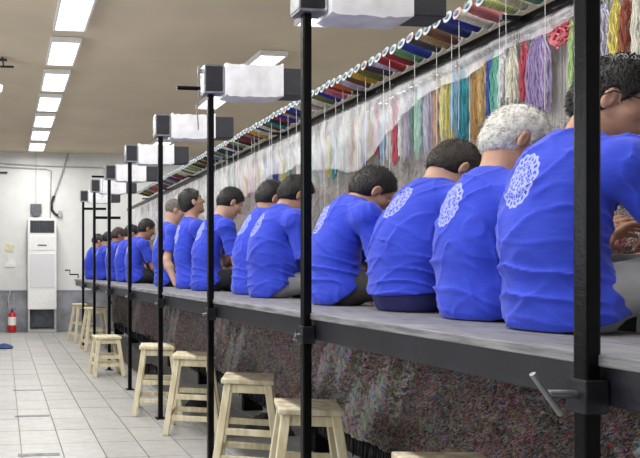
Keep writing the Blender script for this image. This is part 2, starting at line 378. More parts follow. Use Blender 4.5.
post_labels = ['thickest black steel post, in front of the man with glasses', 'black steel post in front of the man in light grey trousers, second nearest',
  'third nearest black steel post, with a dark rod sticking out of its cap', 'fourth nearest black steel post, in front of the man leaning his hand on the bench',
  'fifth nearest black steel post, left of the dark haired man in profile', 'sixth nearest black steel post, by the low stool',
  'second to last black steel post with a short crossbar', 'last black steel post at the far end of the bench']
def post_parts(root, near=False):
    MB().box((0, 0, 1.155), (.036, .036, 2.31)).build('shaft', M_black, root, bevel=.006)
    MB().box((0, 0, .004), (.075, .075, .008)).build('foot_plate', M_black, root)
    c_ = MB(); c_.box((.012, 0, 2.17), (.115, .085, .012)).box((.012, 0, 2.325), (.115, .085, .012)).box((-.043, 0, 2.247), (.01, .085, .145)).box((.067, 0, 2.247), (.01, .085, .145))
    cp_ = c_.build('cap_frame', M_steel, root, bevel=.002)
    MB().box((.012, 0, 2.247), (.1, .078, .14)).build('cap_box', M_black2, root)
    s = MB().box((-.0, 0, BZ-.058), (.054, .054, .07)).build('clamp_sleeve', M_sleeve, root, bevel=.004)
    if not near:
        MB().tube([(-.027, 0, BZ-.06), (-.045, 0, BZ-.06)], .009, 8).build('screw', M_steel, s, True); return
    MB().tube([(-.027, 0, BZ-.055), (-.09, -.004, BZ-.052)], .009, 10).build('screw', M_steel, s, True)
    MB().tube([(-.128, -.006, BZ-.010), (-.066, -.008, BZ-.094)], .0065, 10).build('handle', M_steel, s, True)
for i, y in enumerate(YS):
    r = empty('steel_post', (XP, y, 0), 0, post_labels[i], 'post', 'black posts along the bench')
    post_parts(r, i == 0)
    if i in (2, 5):
        MB().tube([(-.2, 0, 2.20), (-.06, 0, 2.20)], .012, 8).build('rod', M_black, r, True)
        MB().tube([(-.075, 0, 2.33), (-.07, -.004, 2.2), (-.078, 0, 2.05), (-.072, 0, 1.96)], .004, 6).build('chain', M_steel, r)
        MB().box((-.05, 0, 2.30), (.05, .02, .02)).build('bolt', M_steel, r)
    if i >= 6:
        MB().box((.18, 0, 2.06 if i == 7 else 1.83), (.34, .03, .035)).build('crossbar', M_black, r)
tag(MB().tube([(1.02, 11.9, 1.13), (1.10, 11.9, 1.13), (1.10, 11.9, 1.06), (1.24, 11.9, 1.06), (1.24, 11.9, 1.0)], .012, 8).build('crank_handle', M_black, None), 'black crank handle at the far end of the bench', 'crank')

# wrapped boxes reaching from each post to the loom
def wrapped_box(seed):
    rs = random.Random(seed); r = empty('wrapped_box')
    mb = MB(); n = 14; ring = []
    prof = [(-1, -1), (-.3, -1.03), (.4, -.98), (1, -1), (1.03, 0), (1, 1), (.3, 1.02), (-.4, .98), (-1, 1), (-1.03, 0)]
    for i in range(n+1):
        x = .075+i*(.335/n)
        for (a, b_) in prof:
            ring.append((x, .07*a+rs.uniform(-.004, .004), 2.245+.092*b_+rs.uniform(-.004, .004)+(-.008 if 0 < i < n else 0)))
    m = len(prof)
    mb.add(ring, [(i*m+k, i*m+(k+1) % m, (i+1)*m+(k+1) % m, (i+1)*m+k) for i in range(n) for k in range(m)]+[tuple(range(m))[::-1], tuple(n*m+k for k in range(m))])
    o = mb.build('white_wrapping', M_wrap, r, True)
    MB().box((.485, 0, 2.238), (.15, .13, .16)).build('dark_box', mat('dark_box_end', (40, 42, 52), .5, noise=.2), r, bevel=.004)
    MB().box((.41, 0, 2.245), (.012, .15, .19)).build('wrapping_hem', M_wrap, r, bevel=.003)
    return r
wl_ = ['on the nearest black post', 'cut by the top of the photo, on the second nearest post', 'large, hanging from the third nearest post', 'on the fourth nearest black post', 'on the fifth nearest black post', 'on the sixth nearest black post', 'on the second to last black post', 'on the last black post, smallest']
for i, y in enumerate(YS):
    r = wrapped_box(i); r.location = (XP, y, 0)
    tag(r, 'white plastic wrapped box ' + wl_[i], 'wrapped box', 'wrapped boxes on top of the posts')

# rail with its spools
XR = 2.24; RZ = 1.15+.475*XR
rail = empty('spool_rail', (0, 0, 0), 0, 'dark steel rail above the loom that carries the yarn spools', 'rail')
MB().box((XR, 7, RZ+.005), (.05, 11.6, .04)).build('beam', M_black, rail, bevel=.004)
for y in YS: MB().box((XR-.06, y+.12, RZ+.02), (.1, .02, .02)).build('bar_arm', M_black2, rail)
PAL = {'yellow': (214, 186, 40), 'royal blue': (34, 52, 150), 'grey green': (112, 146, 132), 'cream': (228, 224, 190), 'pale lime': (206, 214, 140), 'ivory': (224, 220, 208), 'navy': (36, 42, 100),
  'brown': (110, 76, 52), 'tan': (176, 144, 108), 'leaf green': (104, 146, 96), 'crimson': (150, 36, 48), 'lavender': (196, 192, 216), 'plum': (72, 44, 66), 'olive': (108, 110, 54), 'gold': (206, 164, 60),
  'teal': (36, 138, 150), 'black': (38, 36, 40), 'rose': (190, 110, 120), 'charcoal': (64, 64, 70), 'orange': (200, 110, 50), 'white': (232, 232, 230)}
def yarn(name):
    return mat('yarn_'+name.replace(' ', '_'), PAL[name], .85, noise=.25, nscale=40, bump=.9, bscale=90, stretch=(4, 1, 1))
fl_me = MB().lathe([(.008, -.002), (.027, -.002), (.028, 0), (.027, .002), (.008, .002)], (0, 0, 0), 'x', 18).mesh('flange')
fl_me.materials.append(mat('spool_flange', (214, 222, 226), .4, noise=.1)); hub_me = MB().lathe([(.014, -.012), (.014, -.004)], (0, 0, 0), 'x', 12).mesh('hub'); hub_me.materials.append(mat('spool_hub', (130, 150, 160), .4))
fl_me2 = fl_me.copy(); fl_me2.materials[0] = mat('spool_flange_pink', (226, 198, 196), .4, noise=.1)
wind = {}
def winding(cn, fat):
    key = (cn, fat)
    if key not in wind:
        rs = random.Random(str(key)); R0 = (.021, .0235, .025)[fat]
        prof = [(.01, 0)]+[(R0*(1+.10*math.sin(PI*i/9))+rs.uniform(-.0012, .0012), .006+.158*i/9) for i in range(10)]+[(.01, .17)]
        me = MB().lathe(prof, (0, 0, 0), 'x', 14).mesh('winding'); me.materials.append(yarn(cn)); me.polygons.foreach_set('use_smooth', [True]*len(me.polygons)); wind[key] = me
    return wind[key]
def link(name, me, parent, loc=(0, 0, 0)):
    o = bpy.data.objects.new(name, me); C.objects.link(o); o.parent = parent; o.location = loc; return o
th_me = [MB().tube([(0, 0, 0), (.004, .004, -.2), (-.003, -.002, -.5-.25*q)], .0013, 4).mesh('thread') for q in range(3)]
for t in th_me: t.materials.append(mat('thread', (232, 230, 228), .8))
seq = ['yellow', 'royal blue', 'grey green', 'cream', 'pale lime', 'rose', 'ivory', 'royal blue', 'navy', 'brown', 'tan', 'charcoal', 'royal blue', 'leaf green', 'crimson', 'crimson', 'lavender', 'plum', 'olive', 'gold']
names_ = list(PAL)
rs = random.Random(5); Yst = on_x(505, 2.06).y; pitch = .078
trip = set()
while len(seq) < 108:
    pal = ['crimson', 'olive', 'gold', 'tan', 'charcoal', 'ivory', 'black', 'royal blue', 'brown', 'leaf green', 'plum', 'lavender', 'navy', 'teal', 'rose', 'cream', 'orange']
    for _ in range(200):
        c_ = rs.choice(pal)
        if c_ != seq[-1] and (seq[-2], seq[-1], c_) not in trip: break
    trip.add((seq[-2], seq[-1], c_)); seq.append(c_)
for i, cn in enumerate(seq):
    y = Yst+(i-2)*pitch+rs.uniform(-.006, .006)
    if i == 0: lb = '%s yarn spool nearest the camera, first on the rail' % cn
    else:
        lb = '%s yarn spool on the rail, between the %s and %s spools' % (cn, seq[i-1], seq[i+1] if i+1 < len(seq) else 'last')
    r = empty('yarn_spool', (XR-.18, y, RZ+.110+rs.uniform(-.007, .006)), 0, lb, 'yarn spool', 'yarn spools along the rail')
    r.rotation_euler = (rs.uniform(0, 1), .26+rs.uniform(-.05, .05), rs.uniform(-.06, .06))
    link('winding', winding(cn, rs.randrange(3)), r)
    link('flange', fl_me if rs.random() < .8 else fl_me2, r, (0, 0, 0)); link('flange', fl_me, r, (.172, 0, 0)); link('hub', hub_me, r)
    if i % 2 == 0 and i < 60:
        t = link('thread', th_me[rs.randrange(3)], r, (.02+rs.uniform(0, .1), 0, -.03)); t.rotation_euler = r.rotation_euler.to_matrix().inverted().to_euler()

# warp strings, woven carpet, fell
loom = empty('loom', (0, 0, 0), 0, 'carpet loom with pale warp strings and woven multicoloured carpet behind the weavers', 'loom')
mb = MB(); y = 1.0; rs = random.Random(3)
XW = 2.35
while y < 12.2:
    x = XW+rs.uniform(-.006, .006); wd = .0022
    mb.add([(x-wd, y-wd, 1.2), (x+wd, y-wd, 1.2), (x, y+wd, 1.2), (x-wd, y-wd, 2.26), (x+wd, y-wd, 2.26), (x, y+wd, 2.26)], [(0, 1, 4, 3), (1, 2, 5, 4), (2, 0, 3, 5)])
    y += .0068
mb.build('warp_strings', M_warp, loom, kind='stuff')
mb = MB(); y = 1.0
while y < 12.2:
    x = XW+.045+rs.uniform(-.004, .004); wd = .003
    mb.add([(x-wd, y-wd, .3), (x+wd, y-wd, .3), (x, y+wd, .3), (x-wd, y-wd, 2.26), (x+wd, y-wd, 2.26), (x, y+wd, 2.26)], [(0, 1, 4, 3), (1, 2, 5, 4), (2, 0, 3, 5)])
    y += .0085
mb.build('rear_warp_strings', M_warp, loom, kind='stuff')
MB().box((XW+.08, 6.6, 2.27), (.1, 11.4, .1)).build('top_roller', M_black2, loom)
for y in YS+[Y1]: MB().box((XW+.14, y+.3, 1.15), (.07, .07, 2.3)).build('rear_upright', M_black2, loom)
def carpet_grid(name, X, z0, z1, ya, yb, m, parent, amp, ny=460, nz=40, zfun=None):
    ys = np.linspace(ya, yb, ny); t = np.linspace(0, 1, nz); Yg, Tg = np.meshgrid(ys, t, indexing='ij')
    zb = z0+(zfun(Yg) if zfun else 0*Yg); Z = zb+(z1-zb)*Tg
    Xg = X+amp*(np.sin(Yg*9+Z*13)*.25+np.sin(Yg*31+Z*17+1)*.2+np.sin(Yg*3.1)*.4)+RNG.uniform(-.5, .5, Yg.shape)*amp*.5
    fr = np.stack([Xg, Yg, Z], -1).reshape(-1, 3); bk = fr.copy(); bk[:, 0] = X+.03
    n = ny*nz; idx = np.arange(n).reshape(ny, nz)
    q = np.stack([idx[:-1, :-1], idx[:-1, 1:], idx[1:, 1:], idx[1:, :-1]], -1).reshape(-1, 4)
    # back sheet: coarse border only
    F_ = [tuple(x) for x in q.tolist()]
    b0 = n; vb = [(X+.03, ya, float(zb[0, 0])), (X+.03, ya, z1), (X+.03, yb, z1), (X+.03, yb, float(zb[-1, 0]))]
    F_ += [(b0, b0+3, b0+2, b0+1), (idx[0, -1], idx[-1, -1], b0+2, b0+1), (idx[0, 0], b0, b0+1, idx[0, -1]), (idx[-1, 0], idx[-1, -1], b0+2, b0+3)]
    mb = MB(); mb.v = [tuple(p) for p in fr.tolist()]+vb; mb.f = [tuple(int(k) for k in f) for f in F_]
    o = mb.build(name, m, parent, True); return o
carpet_grid('woven_carpet', XW-.03, .55, 1.235, 1.0, 12.2, M_carpet_top, loom, .012, 300, 30)
XC = 1.79; ZC = H-.475*XC
car = empty('hanging_carpet', (0, 0, 0), 0, 'thick finished carpet with shaggy multicoloured pile hanging under the bench', 'carpet')
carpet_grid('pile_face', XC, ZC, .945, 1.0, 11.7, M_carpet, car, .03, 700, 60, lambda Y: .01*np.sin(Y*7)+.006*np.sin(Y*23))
# tufts of pile, fringe
def tufts(name, n, X, za, zb, ya, yb, ln, wd, mats_, parent, out=.02, power=1.0):
    me = bpy.data.meshes.new(name); V = np.zeros((n, 3, 3)); 
    yy = ya+(yb-ya)*RNG.rand(n)**power; zz = za+(zb-za)*RNG.rand(n); L_ = ln*(.5+RNG.rand(n)); ang = RNG.normal(0, 1.1, n)
    V[:, 0] = np.stack([np.full(n, X+.005), yy-wd/2, zz], -1); V[:, 1] = np.stack([np.full(n, X+.005), yy+wd/2, zz], -1)
    V[:, 2] = np.stack([X-out*(.4+RNG.rand(n)), yy+np.sin(ang)*L_, zz-np.cos(ang)*L_], -1)
    me.from_pydata(V.reshape(-1, 3).tolist(), [], np.arange(3*n).reshape(-1, 3).tolist()); 
    for m in mats_: me.materials.append(m)
    nm = len(mats_); cl = np.sin(yy*23+zz*6+2*np.sin(yy*7.1+zz*9))+np.sin(yy*61+zz*13+2*np.sin(zz*31+yy*11)); mi = np.where(RNG.rand(n) < .65, ((cl+2)/4*nm*2.3+RNG.rand(n)).astype(int) % nm, RNG.randint(0, nm, n))
    me.polygons.foreach_set('material_index', mi.astype(np.int32)); me.update()
    o = bpy.data.objects.new(name, me); C.objects.link(o); o.parent = parent; o['kind'] = 'stuff'; return o
def wool(n, c): return mat('wool_'+n, c, .95, noise=.3, nscale=30, spec=.1)
wools = [wool('brown', (104, 88, 78)), wool('brown2', (128, 112, 100)), wool('umber', (78, 68, 66)), wool('taupe', (160, 134, 126)), wool('dark', (58, 54, 60)), wool('dark2', (150, 134, 126)), wool('pink', (196, 136, 140)), wool('green', (76, 98, 74)), wool('dustyrose', (150, 92, 92)), wool('blue', (64, 80, 120)), wool('red', (176, 52, 68)), wool('ochre', (160, 136, 70)), wool('ash', (180, 168, 164)), wool('grey', (92, 88, 90))]
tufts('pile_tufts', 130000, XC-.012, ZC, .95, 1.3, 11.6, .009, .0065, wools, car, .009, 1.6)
pale = [wool('p1', (214, 206, 202)), wool('p2', (190, 178, 178)), wool('p3', (196, 164, 164)), wool('p4', (176, 176, 178)), wool('p5', (210, 206, 200)), wool('p6', (170, 120, 120)), wool('p7', (160, 168, 160))]
tufts('yarn_ends', 26000, XW-.01, 1.24, 1.78, 1.6, 11.5, .04, .0055, pale, loom, .03, 1.4)
tufts('knot_ends', 16000, XW-.04, 1.1, 1.28, 1.3, 11.5, .03, .007, wools[3:]+[wool('c1', (200, 60, 70)), wool('c2', (60, 110, 160)), wool('c3', (210, 180, 90)), wool('c4', (220, 214, 204))], loom, .03, 1.4)
mb = MB(); y = 1.4; rs = random.Random(9)
while y < 11.65:
    zb = ZC-.09+rs.uniform(-.03, .02)
    mb.tube([(XC+.01, y, ZC+.03), (XC+rs.uniform(-.01, .01), y+rs.uniform(-.01, .01), zb)], .004, 3, False); y += rs.uniform(.018, .034)
mb.build('fringe', wools[4], car, kind='stuff')
lb_ = empty('lower_roller', (0, 0, 0), 0, 'dark roller beam near the floor below the hanging carpet', 'roller')
MB().lathe([(.07, 1.0), (.075, 1.02), (.075, 12.15), (.07, 12.17)], (0, 0, 0), 'z', 16)
ro = MB().tube([(2.02, 1.0, .16), (2.02, 12.2, .16)], .075, 16).build('shaft', M_black2, lb_, True)
for y in YS+[Y1]: MB().box((2.02, y+.25, .08), (.16, .06, .16)).build('foot', M_black, lb_)
tag(MB().box((2.1, 6.6, .505), (.08, 11.3, .05)).build('foot_rest', M_black2, None, bevel=.004), 'dark foot rail behind the hanging carpet', 'foot rail')
def lump(n, pos, size, label, m, seed):
    rs = np.random.RandomState(seed); mb = MB(); nn, mm = 22, 9; vv = []
    for j in range(mm+1):
        ph = PI/2*j/mm
        for i in range(nn):
            a = 2*PI*i/nn; k = 1+.12*math.sin(3*a+seed)+.08*math.sin(7*a+2*seed+3*ph)+rs.uniform(-.04, .04)
            vv.append((size[0]*math.cos(a)*math.cos(ph)*k, size[1]*math.sin(a)*math.cos(ph)*k, size[2]*math.sin(ph)*k))
    fs = [(j*nn+i, j*nn+(i+1) % nn, (j+1)*nn+(i+1) % nn, (j+1)*nn+i) for j in range(mm) for i in range(nn)]+[tuple(range(nn))[::-1]]
    o = mb.add(vv, fs).build(n, m, None, True); o.location = pos; tag(o, label, 'cloth bundle', 'cloth bundles under the carpet'); return o
for i, (px, py, s, lab) in enumerate([(202, 408, (.14, .2, .09), 'dark crumpled cloth bundle on the floor behind the third nearest post'), (268, 430, (.15, .22, .1), 'dark crumpled cloth bundle between the legs of the two nearest tall stools'), (150, 372, (.12, .25, .08), 'dark crumpled cloth bundle on the floor behind the fourth nearest post')]):
    p = on_z(px, py, 0); lump('cloth_bundle', (max(p.x, 1.55), p.y*max(p.x, 1.55)/p.x, 0), s, lab, M_cloth, i+3)

# ------------------------------------------------------------------ hanks of yarn
HP = {'lilac': (178, 156, 206), 'pale lavender': (208, 206, 230), 'yellow': (232, 216, 100), 'brick red': (150, 60, 40), 'cream': (236, 234, 216), 'lime green': (176, 210, 130), 'coral red': (224, 92, 104),
  'crimson': (196, 60, 82), 'mint': (118, 200, 176), 'blue': (44, 74, 176), 'orange gold': (226, 190, 120), 'ochre': (206, 164, 96), 'teal': (40, 148, 168), 'pale yellow': (232, 228, 160), 'peach': (216, 168, 142),
  'white': (238, 238, 240), 'pale mint': (184, 222, 208), 'mauve': (196, 180, 206), 'rose red': (212, 84, 104), 'sky blue': (150, 196, 226), 'olive gold': (168, 150, 80), 'rust': (180, 104, 60), 'sea green': (110, 170, 150), 'pink': (228, 190, 196)}
HK = [(637, 12, -5, 75, 'cream'), (627, 5, -5, 58, 'brick red'), (617, 12, -5, 62, 'yellow'), (604, 12, -5, 62, 'pale lavender'), (594, 9, -5, 90, 'white'), (583, 10, 0, 95, 'pale mint'), (572, 6, 25, 106, 'lime green'), (562, 26, 4, 44, 'coral red'), (539, 31, 6, 112, 'lilac'), (525, 7, 20, 98, 'crimson'),
  (513, 14, 24, 108, 'cream'), (503, 6, 40, 106, 'white'), (497, 13, 38, 116, 'mint'), (489, 6, 48, 118, 'blue'), (483, 8, 52, 122, 'orange gold'), (476, 8, 60, 146, 'ochre'), (464, 14, 62, 143, 'teal'), (455, 6, 70, 132, 'sky blue'), (450, 7, 72, 138, 'yellow'),
  (443, 6, 78, 140, 'pale yellow'), (437, 5, 82, 146, 'peach'), (428, 8, 84, 152, 'pale lavender'), (420, 7, 88, 156, 'pale mint'), (415, 5, 92, 150, 'sea green'), (409, 6, 94, 158, 'mauve'), (402, 5, 98, 160, 'white'), (397, 7, 100, 163, 'rose red'), (390, 6, 104, 160, 'white'),
  (384, 5, 110, 160, 'sky blue'), (378, 6, 110, 158, 'crimson'), (371, 6, 115, 163, 'olive gold'), (365, 4, 118, 166, 'blue'), (359, 6, 120, 168, 'pale yellow'), (353, 5, 125, 172, 'rust'), (346, 6, 128, 172, 'sea green'), (341, 5, 130, 170, 'white'), (335, 7, 134, 178, 'teal'), (329, 4, 138, 175, 'yellow'), (323, 6, 140, 180, 'pale lavender'),
  (314, 5, 140, 182, 'pale mint'), (300, 6, 150, 184, 'white'), (290, 7, 155, 186, 'sea green'), (283, 4, 158, 186, 'yellow'), (276, 9, 160, 186, 'blue'), (268, 5, 162, 190, 'sky blue'), (262, 5, 163, 194, 'pale yellow'), (256, 4, 165, 196, 'pink'), (250, 4, 166, 196, 'rose red'), (245, 4, 166, 198, 'yellow'), (238, 4, 168, 200, 'mauve'),
  (231, 4, 172, 204, 'pale mint'), (224, 3, 175, 205, 'white'), (204, 4, 185, 212, 'pale mint'), (196, 3, 188, 214, 'pink'), (176, 3, 196, 218, 'white'), (168, 3, 200, 220, 'pale mint'), (152, 3, 206, 226, 'pale lavender')]
XH = 2.285
def hank(i, px, wpx, pt_, pb, cn):
    p = on_x(px, XH, pb); q = on_x(px, XH, pt_); D = p.y*cp+p.x*sp
    wm = max(.026, wpx*D/F*.95); top = min(q.z+.02, RZ-.05); bot = p.z
    rs = random.Random(i*17+3); mb = MB(); n = int(min(70, max(16, wm/.0019)))
    bunch = cn == 'coral red'
    for s in range(n):
        u = (s+.5)/n*2-1; dx = rs.uniform(-1, 1)*.02*math.sqrt(max(0, 1-u*u*.8)); ph = rs.uniform(0, 6.28); bz = bot+rs.uniform(-.02, .05)
        path = []
        for j in range(13):
            t = j/12; spread = min(1, .35+1.6*t) if not bunch else .4+math.sin(PI*min(1, t*1.1))*.7
            wob = (.016 if bunch else .0055)*math.sin(ph+t*(9 if bunch else 17))
            path.append((dx*min(1, t*3)-.004, u*wm/2*spread+wob, top+(bz-top)*t))
        mb.tube([(a-0, b_, c_-top) for a, b_, c_ in path], .0036, 3, False)
    m = mat('hank_'+cn.replace(' ', '_'), tuple(c_+(255-c_)*.2 for c_ in HP[cn]), .85, noise=.1, nscale=30, bump=.5, stretch=(3, 3, .5))
    r = empty('yarn_hank', (XH, p.y, top)); mb.build('strands', m, r)
    MB().tube([(0, -wm*.18, -.02), (-.012, 0, -.026), (0, wm*.18, -.02)], .005, 6).build('tie', m, r)
    MB().tube([(.0, 0, -.02), (0, 0, .015), (.02, 0, .02)], .003, 5).build('hook', M_steel, r)
    return r
for i, (px, wx, a, b_, cn) in enumerate(HK):
    r = hank(i, px, wx, a, b_, cn)
    if i == 0: lb = 'cream yarn hank at the right edge, beside a brick red hank'
    elif i == len(HK)-1: lb = 'pale lavender yarn hank, farthest of the row under the rail'
    else: lb = '%s yarn hank hanging under the rail between the %s and %s hanks' % (cn, HK[i-1][4], HK[i+1][4])
    tag(r, lb, 'yarn hank', 'coloured yarn hanks hanging above the weavers')

# plastic sheet
def sheet():
    kp = [(640, 2.16), (560, 2.15), (520, 2.13), (480, 2.11), (440, 2.09), (400, 2.03), (380, 1.93), (362, 1.78), (345, 1.79), (325, 1.83), (300, 1.93), (270, 1.93), (245, 1.82), (220, 1.72), (200, 1.64), (150, 1.6), (100, 1.55), (76, 1.55)]
    XS = 2.225; ky = [on_x(p, XS).y for p, _ in kp]; kz = [z for _, z in kp]
    ys = np.arange(1.6, 12.1, .016); nz = 22; zb = np.interp(ys, ky, kz)+.012*np.sin(ys*11)
    t = np.linspace(0, 1, nz); Yg, T = np.meshgrid(ys, t, indexing='ij'); ztop = RZ-.012
    Z = ztop+(zb[:, None]-ztop)*T
    fold = .005*np.sin(Yg*27+1.5*np.sin(Yg*3.3)+2*T)+.005*np.sin(Yg*61+3*T+2*np.sin(Yg*5))+.006*np.sin(Yg*8-6*T)
    X = XS+.015-(.03*np.sin(PI*np.minimum(1, T*1.6)))*.6+fold*np.minimum(1, .25+T*1.2)
    Yg = Yg+.02*np.sin(Z*20+Yg*4)*T
    V = np.stack([X, Yg, Z], -1).reshape(-1, 3).tolist(); ny = len(ys); idx = np.arange(ny*nz).reshape(ny, nz)
    q = np.stack([idx[:-1, :-1], idx[:-1, 1:], idx[1:, 1:], idx[1:, :-1]], -1).reshape(-1, 4).tolist()
    mb = MB(); mb.v = [tuple(p) for p in V]; mb.f = [tuple(f) for f in q]
    o = mb.build('plastic_sheet', M_film, None, True); o.modifiers.new('s', 'SOLIDIFY').thickness = .0006
    tag(o, 'wrinkled clear plastic sheet draped from the spool rail over the yarn hanks', 'plastic sheet')
sheet()

# ------------------------------------------------------------------ stools
def stool(px, py, hz, rz, label, m=M_wood, seat_m=None, Xoff=None):
    p = on_z(px, py, hz)
    r = empty('wooden_stool', (p.x, p.y, 0), rz, label, 'stool', 'wooden stools along the bench')
    s = .135; f = .185*(hz/.58)**.5
    MB().box((0, 0, hz-.014), (.285, .285, .028)).build('seat', seat_m or m, r, bevel=.007)
    tops = {}
    for sx in (-1, 1):
        for sy in (-1, 1):
            a_ = Vector((sx*(s-.028), sy*(s-.028), hz-.026)); b_ = Vector((sx*f, sy*f, 0)); tops[sx, sy] = (a_, b_)
            MB().beam(b_, a_, .04, .04).build('leg', m, r, bevel=.004)
    def at(sx, sy, z): a_, b_ = tops[sx, sy]; t = z/a_.z; return b_+(a_-b_)*t
    for z, w_ in ((hz-.055, .045), (hz*.48, .035), (.12, .035)):
        for k, (c1, c2) in enumerate((((-1, -1), (1, -1)), ((1, -1), (1, 1)), ((1, 1), (-1, 1)), ((-1, 1), (-1, -1)))):
            if z == hz*.48 and k % 2 and hz > .5: continue
            MB().beam(at(*c1, z), at(*c2, z), .018, w_, (0, 0, 1)).build('apron' if z > hz-.1 else 'rung', m, r, bevel=.002)
    return r
stool(83, 303.6, .60, .2, 'tall pale wooden stool farthest from the camera')
stool(95.5, 307.5, .60, .1, 'tall pale wooden stool standing behind the low stool')
stool(106.5, 335.6, .425, .05, 'low pale wooden stool, shortest of the row')
stool(158, 344.5, .545, -.25, 'pale wooden stool between the fourth and fifth nearest posts')
stool(194, 353.5, .55, -.35, 'pale wooden stool half hidden by the third nearest post')
stool(249, 376, .55, -.4, 'pale wooden stool standing between the second and third nearest posts', M_wood, M_wood2)
stool(308, 404, .53, -.3, 'pale wooden stool behind the second nearest post, with worn brown seat edge', M_wood, M_wood2)
stool(455, 463, .55, -.15, 'pale wooden stool nearest the camera, only its seat edge showing at the bottom', M_wood, M_wood2)

# ------------------------------------------------------------------ people: signed distance fields turned into one continuous surface
def Rm(yaw=0, pitch=0, roll=0):
    return np.array(Matrix.Rotation(yaw, 3, 'Z') @ Matrix.Rotation(pitch, 3, 'Y') @ Matrix.Rotation(roll, 3, 'X'))
class Field:
    def __init__(s, lo, hi, h):
        s.lo = np.array(lo, float); s.h = h; s.n = np.ceil((np.array(hi)-s.lo)/h).astype(int)+1
        s.f = np.full(s.n, 1.0, np.float32); s.ax = [(s.lo[i]+np.arange(s.n[i])*h).astype(np.float32) for i in range(3)]
    def win(s, lo, hi):
        a = np.clip(np.floor((np.array(lo)-s.lo)/s.h).astype(int), 0, s.n); b = np.clip(np.ceil((np.array(hi)-s.lo)/s.h).astype(int)+1, 0, s.n)
        return tuple(slice(int(a[i]), int(b[i])) for i in range(3))
    def pts(s, w): return s.ax[0][w[0]][:, None, None], s.ax[1][w[1]][None, :, None], s.ax[2][w[2]][None, None, :]
    def smin(s, w, d, k):
        f = s.f[w]
        if k <= 0: s.f[w] = np.minimum(f, d); return
        hh = np.maximum(k-np.abs(f-d), 0)/k; s.f[w] = np.minimum(f, d)-hh*hh*k*.25
    def smax(s, w, d, k):
        f = s.f[w]; hh = np.maximum(k-np.abs(f-d), 0)/max(k, 1e-6); s.f[w] = np.maximum(f, d)+hh*hh*k*.25
    def _cone(s, w, a, b, ra, rb):
        x, y, z = s.pts(w); d = b-a; L2 = float(d@d)+1e-9
        t = np.clip(((x-a[0])*d[0]+(y-a[1])*d[1]+(z-a[2])*d[2])/L2, 0, 1)
        return np.sqrt((x-a[0]-t*d[0])**2+(y-a[1]-t*d[1])**2+(z-a[2]-t*d[2])**2)-(ra+(rb-ra)*t)
    def cone(s, a, b, ra, rb, k=.01, cut=None, sub=False):
        a = np.array(a, float); b = np.array(b, float); m = max(ra, rb)+k+3*s.h
        w = s.win(np.minimum(a, b)-m, np.maximum(a, b)+m); d = s._cone(w, a, b, ra, rb)
        if cut is not None:
            p0, nrm = cut; x, y, z = s.pts(w); d = np.maximum(d, (x-p0[0])*nrm[0]+(y-p0[1])*nrm[1]+(z-p0[2])*nrm[2])
        if sub: s.smax(w, -d, k)
        else: s.smin(w, d, k)
    def ell(s, c, r, R=None, k=.01, sub=False):
        c = np.array(c, float); r = np.array(r, float); R = np.eye(3) if R is None else R; m = r.max()+k+3*s.h
        w = s.win(c-m, c+m); x, y, z = s.pts(w); x = x-c[0]; y = y-c[1]; z = z-c[2]
        q = [(x*R[0, i]+y*R[1, i]+z*R[2, i])/r[i] for i in range(3)]
        k0 = np.sqrt(q[0]**2+q[1]**2+q[2]**2)+1e-6; k1 = np.sqrt((q[0]/r[0])**2+(q[1]/r[1])**2+(q[2]/r[2])**2)+1e-6
        d = k0*(k0-1)/k1
        if sub: s.smax(w, -d, k)
        else: s.smin(w, d, k)
    def keep(s, p0, nrm, k=.004, w=None):      # keep the side where (p-p0).n < 0
        w = w or (slice(None),)*3; x, y, z = s.pts(w)
        s.smax(w, (x-p0[0])*nrm[0]+(y-p0[1])*nrm[1]+(z-p0[2])*nrm[2], k)
    def cell_faces(s):
        f = s.f; ins = f < 0; n = np.array(f.shape)-1
        c = np.zeros(n, np.int8)
        for i in (0, 1):
            for j in (0, 1):
                for k in (0, 1): c += ins[i:i+n[0], j:j+n[1], k:k+n[2]]
        act = np.argwhere((c > 0) & (c < 8)); ids = np.full(n, -1, np.int32); ids[tuple(act.T)] = np.arange(len(act))
        acc = np.zeros((len(act), 3)); cnt = np.zeros(len(act))
        corn = [(i, j, k) for i in (0, 1) for j in (0, 1) for k in (0, 1)]
        val = {q: f[act[:, 0]+q[0], act[:, 1]+q[1], act[:, 2]+q[2]] for q in corn}
        for q in corn:
            for a in range(3):
                if q[a] == 0:
                    q2 = list(q); q2[a] = 1; q2 = tuple(q2); v0, v1 = val[q], val[q2]; m = (v0 < 0) != (v1 < 0)
                    t = np.where(m, v0/np.where(m, v0-v1, 1), 0); p = np.array(q, float)[None].repeat(len(act), 0); p[:, a] = t
                    acc += p*m[:, None]; cnt += m
        V = s.lo+(act+acc/cnt[:, None])*s.h; Q = []
        for a in range(3):
            sl0 = [slice(None)]*3; sl1 = [slice(None)]*3; sl0[a] = slice(0, -1); sl1[a] = slice(1, None)
            m = ins[tuple(sl0)] != ins[tuple(sl1)]; e = np.argwhere(m); b, c_ = [(1, 2), (2, 0), (0, 1)][a]
            ok = (e[:, b] > 0) & (e[:, c_] > 0) & (e[:, b] < f.shape[b]-1) & (e[:, c_] < f.shape[c_]-1); e = e[ok]
            def cell(db, dc): q = e.copy(); q[:, b] -= db; q[:, c_] -= dc; return ids[tuple(q.T)]
            quad = np.stack([cell(1, 1), cell(0, 1), cell(0, 0), cell(1, 0)], -1); flip = ~ins[tuple(e.T)]
            quad[flip] = quad[flip][:, ::-1]; Q.append(quad)
        Q = np.concatenate(Q); return V, Q[(Q >= 0).all(1)]
